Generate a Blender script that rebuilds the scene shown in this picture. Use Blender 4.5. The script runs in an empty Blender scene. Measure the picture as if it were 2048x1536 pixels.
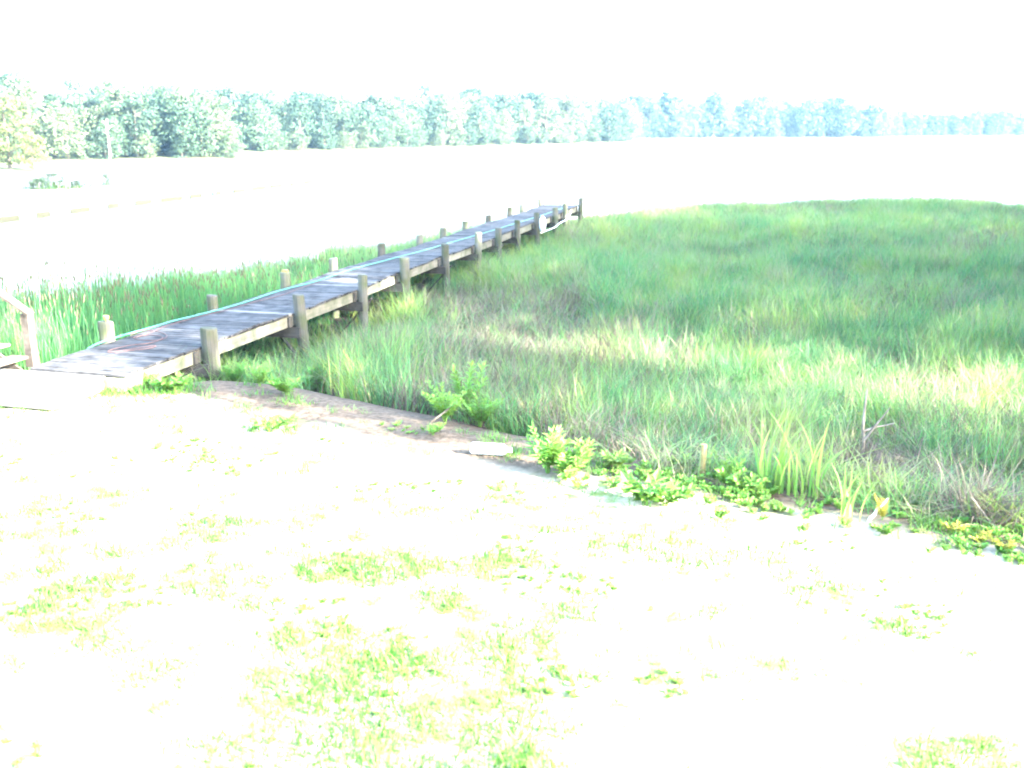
import bpy, math, random
import numpy as np
from mathutils import Vector, Matrix, Euler

random.seed(7)
RNG = np.random.default_rng(7)
SC = bpy.context.scene
COL = SC.collection

# ------------------------------------------------------------------ camera
CAM_H = 3.4
PITCH = math.atan((768 - 255) / 1991.0)
cam_data = bpy.data.cameras.new('camera')
cam_data.sensor_width = 36.0
cam_data.lens = 36.0 * 1991.0 / 2048.0
cam_data.clip_end = 5000.0
cam = bpy.data.objects.new('camera', cam_data)
COL.objects.link(cam)
cam.location = (0, 0, CAM_H)
cam.rotation_euler = (math.pi / 2 - PITCH, 0, 0)
SC.camera = cam
cam_data.dof.use_dof = True
cam_data.dof.focus_distance = 14.0
cam_data.dof.aperture_fstop = 1.5

# ------------------------------------------------------------------ light
SUN_AZ = math.radians(116)       # clockwise from the view direction
SUN_EL = math.radians(25)
world = bpy.data.worlds.new('World')
SC.world = world
world.use_nodes = True
wn = world.node_tree.nodes
sky = wn.new('ShaderNodeTexSky')
sky.sky_type = 'NISHITA'
sky.sun_disc = False
sky.sun_elevation = SUN_EL
sky.sun_rotation = SUN_AZ
sky.dust_density = 1.6
world.node_tree.links.new(sky.outputs[0], wn['Background'].inputs[0])
wn['Background'].inputs[1].default_value = 0.15

sun_data = bpy.data.lights.new('sun', 'SUN')
sun_data.energy = 4.6
sun_data.angle = math.radians(0.6)
sun_data.color = (1.0, 0.95, 0.87)
sun = bpy.data.objects.new('sun', sun_data)
COL.objects.link(sun)
sdir = Vector((math.sin(SUN_AZ) * math.cos(SUN_EL), math.cos(SUN_AZ) * math.cos(SUN_EL), math.sin(SUN_EL)))
sun.rotation_euler = sdir.to_track_quat('Z', 'Y').to_euler()
sun.location = (40, -30, 60)

vs = SC.view_settings
vs.view_transform = 'Standard'
vs.look = 'None'
vs.gamma = 1.0
vs.use_curve_mapping = False
vs.exposure = 4.5
SC.render.engine = 'CYCLES'
SC.cycles.use_denoising = True
SC.cycles.max_bounces = 6
SC.cycles.diffuse_bounces = 3
SC.cycles.glossy_bounces = 2
SC.cycles.transmission_bounces = 4
SC.cycles.volume_bounces = 0
SC.cycles.transparent_max_bounces = 8
SC.cycles.filter_width = 2.0
SC.cycles.volume_step_rate = 4.0

# ------------------------------------------------------------------ helpers
class MB:
    """collects shapes, builds ONE mesh"""
    def __init__(self):
        self.v = []; self.f = []; self.m = []
    def add(self, vs_, fs_, mi=0):
        n = len(self.v)
        self.v.extend([tuple(p) for p in vs_])
        for q in fs_:
            self.f.append(tuple(n + i for i in q)); self.m.append(mi)
    def box(self, c, s, rot=None, chamfer=0.0, mi=0):
        hx, hy, hz = s[0] / 2, s[1] / 2, s[2] / 2
        k = min(chamfer, hx * .9, hy * .9, hz * .9)
        if k <= 0:
            P_ = [(x, y, z) for z in (-hz, hz) for x, y in ((-hx, -hy), (hx, -hy), (hx, hy), (-hx, hy))]
            F_ = [(3, 2, 1, 0), (4, 5, 6, 7), (0, 1, 5, 4), (1, 2, 6, 5), (2, 3, 7, 6), (3, 0, 4, 7)]
        else:
            ring = lambda a, b, z: [(-a, -b, z), (a, -b, z), (a, b, z), (-a, b, z)]
            P_ = ring(hx, hy, -hz) + ring(hx, hy, hz - k) + ring(hx - k, hy - k, hz)
            F_ = [(3, 2, 1, 0), (8, 9, 10, 11)]
            for r in (0, 4):
                for i in range(4):
                    j = (i + 1) % 4
                    F_.append((r + i, r + j, r + 4 + j, r + 4 + i))
        M_ = rot.to_3x3() if rot is not None else None
        out = []
        for p_ in P_:
            w = Vector(p_)
            if M_ is not None: w = M_ @ w
            out.append(w + Vector(c))
        self.add(out, F_, mi)
    def tube(self, pts, rad, seg=8, cap=True, mi=0):
        pts = [Vector(p_) for p_ in pts]
        n = len(pts)
        if not hasattr(rad, '__len__'): rad = [rad] * n
        V_ = []; F_ = []
        prev = None
        for i, p_ in enumerate(pts):
            t = (pts[min(i + 1, n - 1)] - pts[max(i - 1, 0)])
            t = t.normalized() if t.length > 1e-9 else Vector((0, 0, 1))
            a = prev if prev is not None else (Vector((1, 0, 0)) if abs(t.x) < .9 else Vector((0, 1, 0)))
            a = (a - t * a.dot(t))
            a = a.normalized() if a.length > 1e-6 else t.orthogonal().normalized()
            prev = a
            b = t.cross(a)
            for k in range(seg):
                w = 2 * math.pi * k / seg
                V_.append(p_ + (a * math.cos(w) + b * math.sin(w)) * rad[i])
        for i in range(n - 1):
            for k in range(seg):
                k2 = (k + 1) % seg
                F_.append((i * seg + k, i * seg + k2, (i + 1) * seg + k2, (i + 1) * seg + k))
        if cap:
            F_.append(tuple(range(seg - 1, -1, -1)))
            F_.append(tuple((n - 1) * seg + k for k in range(seg)))
        self.add(V_, F_, mi)
    def mesh(self, name, mats, smooth=False):
        me = bpy.data.meshes.new(name)
        me.from_pydata(self.v, [], self.f)
        for m_ in (mats if isinstance(mats, (list, tuple)) else [mats]): me.materials.append(m_)
        if any(self.m): me.polygons.foreach_set('material_index', self.m)
        if smooth: me.polygons.foreach_set('use_smooth', [True] * len(me.polygons))
        me.update()
        return me
    def build(self, name, mats, parent=None, smooth=False, loc=None, rot=None):
        return link(name, self.mesh(name, mats, smooth), parent, loc, rot)

def link(name, me, parent=None, loc=None, rot=None, scale=None):
    o = bpy.data.objects.new(name, me)
    COL.objects.link(o)
    if parent is not None: o.parent = parent
    if loc is not None: o.location = loc
    if rot is not None: o.rotation_euler = rot
    if scale is not None: o.scale = scale
    return o

def tag(o, label=None, cat=None, group=None, kind=None):
    if label: o['label'] = label
    if cat: o['category'] = cat
    if group: o['group'] = group
    if kind: o['kind'] = kind
    return o

def empty(name, loc, rz=0.0):
    o = bpy.data.objects.new(name, None)
    COL.objects.link(o)
    o.location = loc; o.rotation_euler = (0, 0, rz)
    o.empty_display_size = .2
    return o

def gpt(px, py, z=0.0):
    """where the sight line of a photo pixel meets the height z: used once to measure the site"""
    u = (px - 1024) / 1991.0; v = (768 - py) / 1991.0
    dy = math.cos(PITCH) + v * math.sin(PITCH); dz = -math.sin(PITCH) + v * math.cos(PITCH)
    t = (z - CAM_H) / dz
    return Vector((u * t, dy * t, z))

_tabs = {}
def vnoise(x, y, scale, seed=0):
    """smooth value noise 0..1"""
    if seed not in _tabs: _tabs[seed] = np.random.default_rng(1000 + seed).random((256, 256))
    T = _tabs[seed]
    x = np.asarray(x, float) / scale + 1000; y = np.asarray(y, float) / scale + 1000
    xi = np.floor(x).astype(int); yi = np.floor(y).astype(int)
    fx = x - xi; fy = y - yi
    fx = fx * fx * (3 - 2 * fx); fy = fy * fy * (3 - 2 * fy)
    g = lambda a, b: T[a % 256, b % 256]
    return ((g(xi, yi) * (1 - fx) + g(xi + 1, yi) * fx) * (1 - fy) + (g(xi, yi + 1) * (1 - fx) + g(xi + 1, yi + 1) * fx) * fy)
def fbm(x, y, scale, seed=0, octv=3):
    s = 0; a = 1; t = 0
    for k in range(octv):
        s = s + a * vnoise(x, y, scale / 2 ** k, seed + k); t += a; a *= .5
    return s / t

def inside(poly, x, y):
    x = np.asarray(x, float); y = np.asarray(y, float)
    r = np.zeros(x.shape, bool)
    n = len(poly)
    for i in range(n):
        x0, y0 = poly[i]; x1, y1 = poly[(i + 1) % n]
        if y0 == y1: continue
        c = ((y0 > y) != (y1 > y)) & (x < (x1 - x0) * (y - y0) / (y1 - y0) + x0)
        r ^= c
    return r
def dist_poly(poly, x, y):
    x = np.asarray(x, float); y = np.asarray(y, float)
    d = np.full(x.shape, 1e9)
    n = len(poly)
    for i in range(n):
        x0, y0 = poly[i]; x1, y1 = poly[(i + 1) % n]
        dx, dy = x1 - x0, y1 - y0
        t = np.clip(((x - x0) * dx + (y - y0) * dy) / (dx * dx + dy * dy), 0, 1)
        d = np.minimum(d, np.hypot(x - x0 - t * dx, y - y0 - t * dy))
    return d
def sstep(a, b, x):
    t = np.clip((x - a) / (b - a), 0, 1)
    return t * t * (3 - 2 * t)

# ------------------------------------------------------------------ materials
def newmat(name):
    m = bpy.data.materials.new(name); m.use_nodes = True
    nt = m.node_tree
    return m, nt, nt.nodes['Principled BSDF'], nt.nodes['Material Output']
def nd(nt, t, **k):
    n = nt.nodes.new(t)
    for a, b in k.items(): setattr(n, a, b)
    return n
def ramp(nt, fac, stops):
    r = nd(nt, 'ShaderNodeValToRGB')
    el = r.color_ramp.elements
    while len(el) > 1: el.remove(el[-1])
    el[0].position, el[0].color = stops[0][0], (*stops[0][1], 1)
    for p_, c in stops[1:]:
        e = el.new(p_); e.color = (*c, 1)
    nt.links.new(fac, r.inputs[0])
    return r.outputs[0]
def noise(nt, vec, scale, detail=3, rough=.55):
    n = nd(nt, 'ShaderNodeTexNoise')
    n.inputs['Scale'].default_value = scale; n.inputs['Detail'].default_value = detail; n.inputs['Roughness'].default_value = rough
    if vec is not None: nt.links.new(vec, n.inputs['Vector'])
    return n.outputs['Fac']
def mixc(nt, fac, a, b, mode='MIX'):
    n = nd(nt, 'ShaderNodeMix', data_type='RGBA', blend_type=mode)
    for s, v in ((n.inputs[0], fac), (n.inputs[6], a), (n.inputs[7], b)):
        if hasattr(v, 'node'): nt.links.new(v, s)
        elif isinstance(v, (int, float)): s.default_value = v
        else: s.default_value = (*v, 1)
    return n.outputs[2]
def mathn(nt, op, a, b=None):
    n = nd(nt, 'ShaderNodeMath', operation=op)
    for i, v in enumerate((a, b)):
        if v is None: continue
        if hasattr(v, 'node'): nt.links.new(v, n.inputs[i])
        else: n.inputs[i].default_value = v
    return n.outputs[0]
def worldpos(nt):
    return nd(nt, 'ShaderNodeNewGeometry').outputs['Position']
def bump(nt, bsdf, h, dist, strength=1.0):
    b = nd(nt, 'ShaderNodeBump')
    b.inputs['Distance'].default_value = dist; b.inputs['Strength'].default_value = strength
    nt.links.new(h, b.inputs['Height']); nt.links.new(b.outputs[0], bsdf.inputs['Normal'])

def wood_mat(name, dark, light, along='X', rough=.85, stain=None):
    m, nt, b, out = newmat(name)
    tc = nd(nt, 'ShaderNodeTexCoord'); mp = nd(nt, 'ShaderNodeMapping')
    sc = {'X': (1.2, 26, 26), 'Y': (26, 1.2, 26), 'Z': (26, 26, 1.2)}[along]
    mp.inputs['Scale'].default_value = sc
    oi = nd(nt, 'ShaderNodeObjectInfo')
    add = nd(nt, 'ShaderNodeVectorMath', operation='ADD')
    nt.links.new(tc.outputs['Object'], mp.inputs['Vector'])
    nt.links.new(mp.outputs[0], add.inputs[0])
    cx = nd(nt, 'ShaderNodeCombineXYZ')
    r100 = mathn(nt, 'MULTIPLY', oi.outputs['Random'], 90.0)
    for i in range(3): nt.links.new(r100, cx.inputs[i])
    nt.links.new(cx.outputs[0], add.inputs[1])
    g = noise(nt, add.outputs[0], 1.0, 4, .6)
    col = ramp(nt, g, [(.25, dark), (.75, light)])
    blot = noise(nt, worldpos(nt), 3.5, 3)
    col = mixc(nt, ramp(nt, blot, [(.4, (0, 0, 0)), (.7, (1, 1, 1))]), col, stain or tuple(c * .6 for c in dark))
    # board to board difference
    hv = nd(nt, 'ShaderNodeHueSaturation')
    nt.links.new(col, hv.inputs['Color'])
    nt.links.new(mathn(nt, 'ADD', mathn(nt, 'MULTIPLY', oi.outputs['Random'], .55), .72), hv.inputs['Value'])
    nt.links.new(hv.outputs[0], b.inputs['Base Color'])
    b.inputs['Roughness'].default_value = rough
    b.inputs['Specular IOR Level'].default_value = .15
    bump(nt, b, g, .004, .8)
    return m

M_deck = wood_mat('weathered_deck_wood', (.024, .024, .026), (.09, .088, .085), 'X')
M_pale = wood_mat('pale_sunlit_wood', (.12, .115, .10), (.22, .21, .185), 'X', stain=(.1, .09, .08))  # landing wood; on the deck its paleness stands in for sunlight
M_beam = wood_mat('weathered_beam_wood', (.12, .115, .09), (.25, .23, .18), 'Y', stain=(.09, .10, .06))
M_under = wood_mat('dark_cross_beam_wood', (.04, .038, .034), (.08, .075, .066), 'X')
M_pile = wood_mat('grey_pile_wood', (.055, .054, .046), (.12, .115, .095), 'Z', stain=(.06, .07, .035))
M_stair = wood_mat('sunbleached_stair_wood', (.06, .05, .04), (.13, .11, .09), 'Y')
M_stick = wood_mat('driftwood', (.12, .10, .075), (.27, .23, .185), 'Z')

def simple(name, col, rough=.6, var=.25, scale=8.0, spec=.3, metal=0.0):
    m, nt, b, out = newmat(name)
    n = noise(nt, worldpos(nt), scale, 4)
    c = ramp(nt, n, [(.3, tuple(x * (1 - var) for x in col)), (.7, tuple(min(1, x * (1 + var)) for x in col))])
    nt.links.new(c, b.inputs['Base Color'])
    b.inputs['Roughness'].default_value = rough
    b.inputs['Specular IOR Level'].default_value = spec
    b.inputs['Metallic'].default_value = metal
    return m
M_hose = simple('teal_hose_rubber', (.05, .2, .16), .45, .12)
M_cord = simple('faded_red_cord', (.075, .04, .036), .7, .2)
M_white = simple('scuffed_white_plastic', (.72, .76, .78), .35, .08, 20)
M_block = simple('pale_cut_wood', (.20, .155, .06), .7, .15, 30)
M_dock = simple('far_dock_wood', (.16, .15, .12), .85, .25, 2)
M_dockshade = simple('dock_shade_wood', (.012, .012, .005), .6, .3)  # shade under the far dock, put into a dark beam colour
M_darkpole = simple('dark_green_pole', (.008, .018, .012), .6, .2)
M_reddry = simple('rust_red_petal', (.55, .09, .02), .6, .2)

def leaf_mat(name, stops, trans=.35, pos_scale=.35, rnd=.35, rough=.55, extra=None):
    """foliage: colour differs leaf to leaf, plant to plant and patch to patch; light passes through"""
    m, nt, b, out = newmat(name)
    wp = worldpos(nt)
    n1 = noise(nt, wp, pos_scale, 3, .6)
    oi = nd(nt, 'ShaderNodeObjectInfo')
    r = mathn(nt, 'ADD', n1, mathn(nt, 'MULTIPLY', mathn(nt, 'SUBTRACT', oi.outputs['Random'], .5), rnd))
    col = ramp(nt, r, stops)
    geo = nd(nt, 'ShaderNodeNewGeometry')
    hv = nd(nt, 'ShaderNodeHueSaturation')
    nt.links.new(col, hv.inputs['Color'])
    nt.links.new(mathn(nt, 'ADD', mathn(nt, 'MULTIPLY', geo.outputs['Random Per Island'], .6), .7), hv.inputs['Value'])
    nt.links.new(mathn(nt, 'ADD', mathn(nt, 'MULTIPLY', geo.outputs['Random Per Island'], .05), .475), hv.inputs['Hue'])
    c = hv.outputs[0]
    nt.links.new(c, b.inputs['Base Color'])
    b.inputs['Roughness'].default_value = rough
    b.inputs['Specular IOR Level'].default_value = .25
    tr = nd(nt, 'ShaderNodeBsdfTranslucent')
    nt.links.new(c, tr.inputs['Color'])
    mx = nd(nt, 'ShaderNodeMixShader'); mx.inputs[0].default_value = trans
    nt.links.new(b.outputs[0], mx.inputs[1]); nt.links.new(tr.outputs[0], mx.inputs[2])
    nt.links.new(mx.outputs[0], out.inputs['Surface'])
    return m

M_marsh = leaf_mat('marsh_grass', [(.2, (.06, .15, .06)), (.40, (.095, .235, .07)), (.52, (.16, .27, .064)), (.60, (.25, .22, .14)), (.68, (.14, .25, .052)), (.8, (.23, .28, .06))], .45, .55, .5)
M_reed = leaf_mat('reed_leaf', [(.25, (.03, .12, .04)), (.55, (.06, .18, .05)), (.8, (.12, .22, .055))], .4, .6, .4)
M_reedhead = simple('reed_seed_head', (.06, .055, .03), .9, .3)
M_straw = leaf_mat('dead_straw', [(.3, (.08, .06, .045)), (.7, (.18, .14, .105))], .2, .8, .4, .8)
M_lawn = leaf_mat('lawn_blade', [(.25, (.045, .14, .022)), (.5, (.075, .19, .03)), (.75, (.12, .23, .042))], .35, .6, .5)
M_weed = leaf_mat('weed_leaf', [(.25, (.10, .24, .04)), (.6, (.15, .29, .05)), (.85, (.22, .31, .07))], .35, .8, .4)
M_yellow = leaf_mat('yellowed_leaf', [(.3, (.3, .3, .05)), (.7, (.4, .32, .06))], .35, .8, .4)
M_blade = leaf_mat('sword_leaf', [(.3, (.13, .29, .06)), (.7, (.24, .36, .07))], .45, .8, .4)
M_crownA = leaf_mat('broadleaf_crown', [(.25, (.024, .05, .026)), (.5, (.042, .075, .037)), (.75, (.07, .096, .046))], .15, .05, .6, .6)
M_crownB = leaf_mat('pine_crown', [(.3, (.012, .03, .018)), (.7, (.022, .045, .022))], .1, .05, .4, .6)  # pines, and round crowns with shade put into their colour
M_crownC = leaf_mat('yellow_green_crown', [(.3, (.05, .075, .025)), (.7, (.085, .10, .035))], .25, .1, .4, .6)
M_bark = wood_mat('bark', (.08, .065, .05), (.18, .15, .12), 'Z')
M_snag = wood_mat('bare_pale_bark', (.35, .32, .28), (.5, .47, .42), 'Z')

# ------------------------------------------------------------------ site plan
LAND = [(-60, 18.5), (-20, 16), (-9.5, 14.6), (-7.4, 14.1), (-5.4, 13.9), (-4.5, 14.2), (-3.6, 14.0), (-2.6, 13.3), (-1.5, 12.5), (-.6, 11.7), (.4, 11.1), (1.4, 10.5), (2.3, 9.9), (3.2, 9.4), (4.4, 8.75), (6, 8.1), (10, 7.0), (13, 12), (18, 22), (26, 34), (38, 48), (70, 75), (160, 90), (160, -60), (-60, -60)]
MARSH = [(-40, 14), (-34, 22.5), (-22, 22.5), (-14, 23.2), (-11, 23.8), (-9.8, 26.8), (-8.0, 30.2), (-6.3, 34.4), (-3.4, 40.8), (-1.0, 45.8), (1.5, 49.2), (3.8, 52), (9.8, 57.5), (22.8, 63.5), (30.4, 62.5), (29.0, 55), (36, 54), (48, 52), (30, 10), (0, 0)]
def shore_d(x, y):
    d = dist_poly(LAND, x, y)
    return np.where(inside(LAND, x, y), -d, d)
def ground_z(x, y):
    x = np.asarray(x, float); y = np.asarray(y, float)
    d = shore_d(x, y)
    lawn = -.25 + .10 * (fbm(x, y, 5.0, 3) - .5) + .03 * (fbm(x, y, .9, 9, 2) - .5)
    z = lawn - .78 * sstep(-.15, 2.8, d) - .14 * sstep(2.5, 7, d) + .07 * (fbm(x, y, 1.5, 13) - .5) * sstep(0, 1, d)
    m = np.where(inside(MARSH, x, y), -1, 1) * dist_poly(MARSH, x, y)
    z = z - 1.4 * sstep(-1.2, 5, m) * sstep(.5, 4, d)
    return z
def gz(x, y): return float(ground_z(np.array([x]), np.array([y]))[0])
WATER_Z = -1.3

# ground sheet of the near shore
def grid_mesh(name, xs, ys, zf, mat, attr=None):
    X, Y = np.meshgrid(xs, ys)
    Z = zf(X, Y)
    V_ = np.stack([X.ravel(), Y.ravel(), Z.ravel()], 1)
    nx, ny = len(xs), len(ys)
    i = np.arange(ny - 1)[:, None] * nx + np.arange(nx - 1)[None, :]
    F_ = np.stack([i, i + 1, i + 1 + nx, i + nx], -1).reshape(-1, 4)
    me = bpy.data.meshes.new(name)
    me.vertices.add(len(V_)); me.vertices.foreach_set('co', V_.ravel())
    me.loops.add(F_.size); me.loops.foreach_set('vertex_index', F_.ravel())
    me.polygons.add(len(F_)); me.polygons.foreach_set('loop_start', np.arange(len(F_)) * 4)
    me.polygons.foreach_set('loop_total', np.full(len(F_), 4))
    me.polygons.foreach_set('use_smooth', np.ones(len(F_), bool))
    me.update(calc_edges=True)
    if attr is not None:
        for k, fn in attr.items():
            a = me.attributes.new(k, 'FLOAT', 'POINT')
            a.data.foreach_set('value', fn(X, Y).ravel().astype(np.float32))
    me.materials.append(mat)
    return me

m, nt, b, out = newmat('near_ground')
at = nd(nt, 'ShaderNodeAttribute', attribute_name='shore')
wp = worldpos(nt)
n1 = noise(nt, wp, 1.1, 5); n2 = noise(nt, wp, 14, 4); n3 = noise(nt, wp, 70, 3)
lawncol = ramp(nt, n1, [(.3, (.34, .31, .22)), (.5, (.46, .41, .31)), (.7, (.40, .38, .25))])
lawncol = mixc(nt, ramp(nt, n2, [(.5, (0, 0, 0)), (.75, (.6, .6, .6))]), lawncol, (.3, .25, .18))
n4 = noise(nt, wp, 2.3, 5, .7)
lawncol = mixc(nt, ramp(nt, n4, [(.46, (0, 0, 0)), (.62, (.9, .9, .9))]), lawncol, (.105, .15, .028))
dirt = ramp(nt, n2, [(.3, (.05, .037, .025)), (.5, (.10, .074, .05)), (.75, (.15, .113, .08))])
mud = ramp(nt, n2, [(.3, (.018, .016, .012)), (.7, (.045, .036, .026))])
sd_ = mathn(nt, 'ADD', at.outputs['Fac'], mathn(nt, 'MULTIPLY', mathn(nt, 'SUBTRACT', n1, .5), 1.0))
f1 = ramp(nt, mathn(nt, 'ADD', sd_, .5), [(.15, (0, 0, 0)), (.6, (1, 1, 1))])
f2 = ramp(nt, mathn(nt, 'MULTIPLY', sd_, .25), [(.25, (0, 0, 0)), (.5, (1, 1, 1))])
c = mixc(nt, f2, mixc(nt, f1, lawncol, dirt), mud)
nt.links.new(c, b.inputs['Base Color']); b.inputs['Roughness'].default_value = .95; b.inputs['Specular IOR Level'].default_value = .1
bump(nt, b, mathn(nt, 'ADD', n2, mathn(nt, 'MULTIPLY', n3, .4)), .03, .9)
M_ground = m
xs = np.concatenate([np.arange(-58, -12, 1.0), np.arange(-12, 12, .16), np.arange(12, 80, 1.0)])
ys = np.concatenate([np.arange(-40, 2, 2.0), np.arange(2, 20, .16), np.arange(20, 80, .8)])
gr = link('ground', grid_mesh('ground', xs, ys, ground_z, M_ground, {'shore': lambda x, y: shore_d(x, y) + .85 * sstep(-5.0, -4.2, x) * sstep(1.2, .2, x) + .3 * sstep(.6, 1.4, x)}))
tag(gr, 'pale worn lawn falling to a sandy bank and marsh mud', kind='structure')

# water
m, nt, b, out = newmat('water')
b.inputs['Base Color'].default_value = (.17, .16, .125, 1)
b.inputs['Roughness'].default_value = .22
b.inputs['IOR'].default_value = 1.33
b.inputs['Specular IOR Level'].default_value = .7
tc = worldpos(nt); mp = nd(nt, 'ShaderNodeMapping'); mp.inputs['Scale'].default_value = (.8, 2.2, 1)
nt.links.new(tc, mp.inputs['Vector'])
bump(nt, b, mathn(nt, 'ADD', noise(nt, mp.outputs[0], 1.2, 4), mathn(nt, 'MULTIPLY', noise(nt, mp.outputs[0], .25, 2), 1.5)), .25, .8)
wm = MB(); wm.add([(-900, 10, WATER_Z), (1300, 10, WATER_Z), (1300, 1250, WATER_Z), (-900, 1250, WATER_Z)], [(0, 1, 2, 3)])
tag(wm.build('water', m), 'bright water of the wide tidal creek', kind='structure')

# far shore
FAR = [(-700, 60), (-130, 98), (-75, 104), (-52, 107), (-50, 112), (-60, 124), (-74, 136), (-64, 142.5), (-42, 156), (-43, 162), (-58, 182), (-50, 191), (-28, 222), (-4, 261), (20, 300), (38, 331), (42, 360), (48, 410), (57, 433), (84, 460), (111, 474), (150, 487), (183, 498), (188, 530), (235, 560), (292, 586), (420, 620), (900, 660), (1290, 700), (1290, 1240), (-880, 1240), (-880, 60)]
def far_d(x, y):
    d = dist_poly(FAR, x, y)
    return np.where(inside(FAR, x, y), d, -d)
def far_z(x, y):
    d = far_d(x, y)
    x = np.asarray(x, float)
    hill = np.where(d > 0, -1.15 + .3 * sstep(0, 3, d) + 7.5 * sstep(8, 130, d) * (1 - .75 * sstep(120, 260, x)), -1.15 - np.minimum(-d, 8) * .15)
    return hill + np.where(d > 5, .6 * (fbm(x, y, 25, 21) - .5), 0)
def fz(x, y): return float(far_z(np.array([x]), np.array([y]))[0])
M_far = simple('far_forest_floor', (.09, .10, .05), .95, .35, .3, .1)
xs = np.concatenate([np.arange(-880, -140, 40.0), np.arange(-140, 330, 5.0), np.arange(330, 1291, 40.0)])
ys = np.concatenate([np.arange(60, 620, 5.0), np.arange(620, 1241, 40.0)])
tag(link('far_shore_terrain', grid_mesh('far_shore_terrain', xs, ys, far_z, M_far)), 'rising wooded land across the water', kind='structure')

# ------------------------------------------------------------------ boardwalk
HD = math.radians(15.0)
D = Vector((math.sin(HD), math.cos(HD), 0)); N = Vector((math.cos(HD), -math.sin(HD), 0))
ORG = Vector((.2685 * 14.0 - 10.0, 14.0, 0))
def bw(s, lat, z=0.0): return ORG + D * s + N * lat + Vector((0, 0, z))
RY = [15.62, 18.7, 21.6, 24.0, 27.0, 29.95, 32.1, 34.45, 37.15, 40.1, 42.0, 45.2]
RT = [0.31, 0.34, 0.3, 0.37, 0.36, 0.37, 0.3, 0.33, 0.36, 0.33, 0.34, 0.36]
LTOP = [0.32, 0.25, 0.28, 0.29, 0.32, 0.25, 0.26, 0.25, 0.24, 0.3, 0.28, 0.3]
HALF = .81
S_P = [(y + .21 - 14.0) / math.cos(HD) for y in RY]      # stations of the pile pairs
S_END = S_P[-1] + .25
S_0 = -.1
sag = lambda s: .012 * math.sin(s * 1.9 + .7) + .015 * math.sin(s * .63)
board = empty('boardwalk', bw(0, 0, 0), -HD)
tag(board, 'long grey weathered plank boardwalk on round piles crossing the marsh', 'boardwalk')
# local frame: x = right, y = along
plank_meshes = []
for k in range(6):
    mb = MB()
    mb.box((0, 0, 0), (2 * HALF + random.uniform(-.02, .03), .138, .04), chamfer=.006)
    plank_meshes.append(mb.mesh('plank', M_deck))
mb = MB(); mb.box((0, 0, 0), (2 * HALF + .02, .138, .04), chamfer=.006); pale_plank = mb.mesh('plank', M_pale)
SUN_STREAKS = [S_P[1] - .25, S_P[2] + .35, S_P[2] + .95, S_P[6] - .4, S_P[8] + .8]  # sun streaks across the deck, put into the colour of single planks
s = S_0 + .07
k = 0
while s < S_END:
    pale = any(abs(s - q) < .075 for q in SUN_STREAKS)
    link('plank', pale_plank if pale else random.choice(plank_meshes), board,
         (random.uniform(-.018, .018), s, -.02 + sag(s) + random.uniform(-.004, .004)),
         (random.uniform(-.012, .012), random.uniform(-.006, .006), random.uniform(-.006, .006)))
    s += .1495; k += 1
# lower front landing (wider, at the lawn)
# fascia / side beams by bay
edges = [S_0 + .02] + S_P
for i in range(len(edges) - 1):
    a, bb = edges[i] + .012, edges[i + 1] - .012
    za, zb = sag(a), sag(bb)
    L_ = bb - a
    ang = math.atan2(zb - za, L_)
    for lat in (HALF - .045, -HALF + .045, 0.0):
        mb = MB(); mb.box((0, 0, 0), (.045, L_, .2), chamfer=.004)
        mb.build('side_beam' if lat else 'centre_beam', M_beam, board, loc=(lat + random.uniform(-.006, .006), (a + bb) / 2, (za + zb) / 2 - .148), rot=(ang, 0, 0))
# piles and cross beams
def pile_mesh(top, bot, r, lean):
    mb = MB(); seg = 14
    zs = [bot, bot + .6, (bot + top) / 2, top - .03, top - .012, top]
    rs = [r * .98, r, r * 1.01, r, r * .97, r * .9]
    ph = random.uniform(0, 6)
    V_ = []; F_ = []
    for z, q in zip(zs, rs):
        for kk in range(seg):
            w = 2 * math.pi * kk / seg
            rr = q * (1 + .035 * math.sin(3 * w + ph) + .02 * math.sin(5 * w + 2 * ph))
            V_.append((rr * math.cos(w) + lean[0] * z, rr * math.sin(w) + lean[1] * z, z + (0.012 * math.sin(w + ph) if z > top - .02 else 0)))
    n = len(zs)
    for i in range(n - 1):
        for kk in range(seg):
            k2 = (kk + 1) % seg
            F_.append((i * seg + kk, i * seg + k2, (i + 1) * seg + k2, (i + 1) * seg + kk))
    F_.append(tuple((n - 1) * seg + kk for kk in range(seg)))
    mb.add(V_, F_)
    return mb.mesh('pile', M_pile, smooth=False)
for i, sp in enumerate(S_P):
    for side, top in ((1, RT[i]), (-1, LTOP[i])):
        r = random.uniform(.098, .12) * (1.12 if i == 0 else 1.0)
        lean = (random.uniform(-.03, .03), random.uniform(-.02, .02))
        if i == 1 and side == 1: lean = (-.06, .0)
        me = pile_mesh(top, -2.0, r, lean)
        link('pile', me, board, (side * (HALF + r + .012), sp, 0))
    for off in (-.16, .16):
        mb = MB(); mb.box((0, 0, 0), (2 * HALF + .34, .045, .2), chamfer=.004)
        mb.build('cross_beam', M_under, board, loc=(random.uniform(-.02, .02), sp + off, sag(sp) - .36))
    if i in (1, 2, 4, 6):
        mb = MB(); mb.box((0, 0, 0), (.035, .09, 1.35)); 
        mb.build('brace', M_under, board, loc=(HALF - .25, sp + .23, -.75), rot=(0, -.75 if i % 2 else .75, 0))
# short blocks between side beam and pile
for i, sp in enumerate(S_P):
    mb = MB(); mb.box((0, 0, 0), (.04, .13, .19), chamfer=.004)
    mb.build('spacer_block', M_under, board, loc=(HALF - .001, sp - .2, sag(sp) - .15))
# front end board
mb = MB(); mb.box((0, 0, 0), (2 * HALF - .0, .04, .2), chamfer=.004)
mb.build('end_board', M_beam, board, loc=(0, S_0 - .022, -.148))

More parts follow.
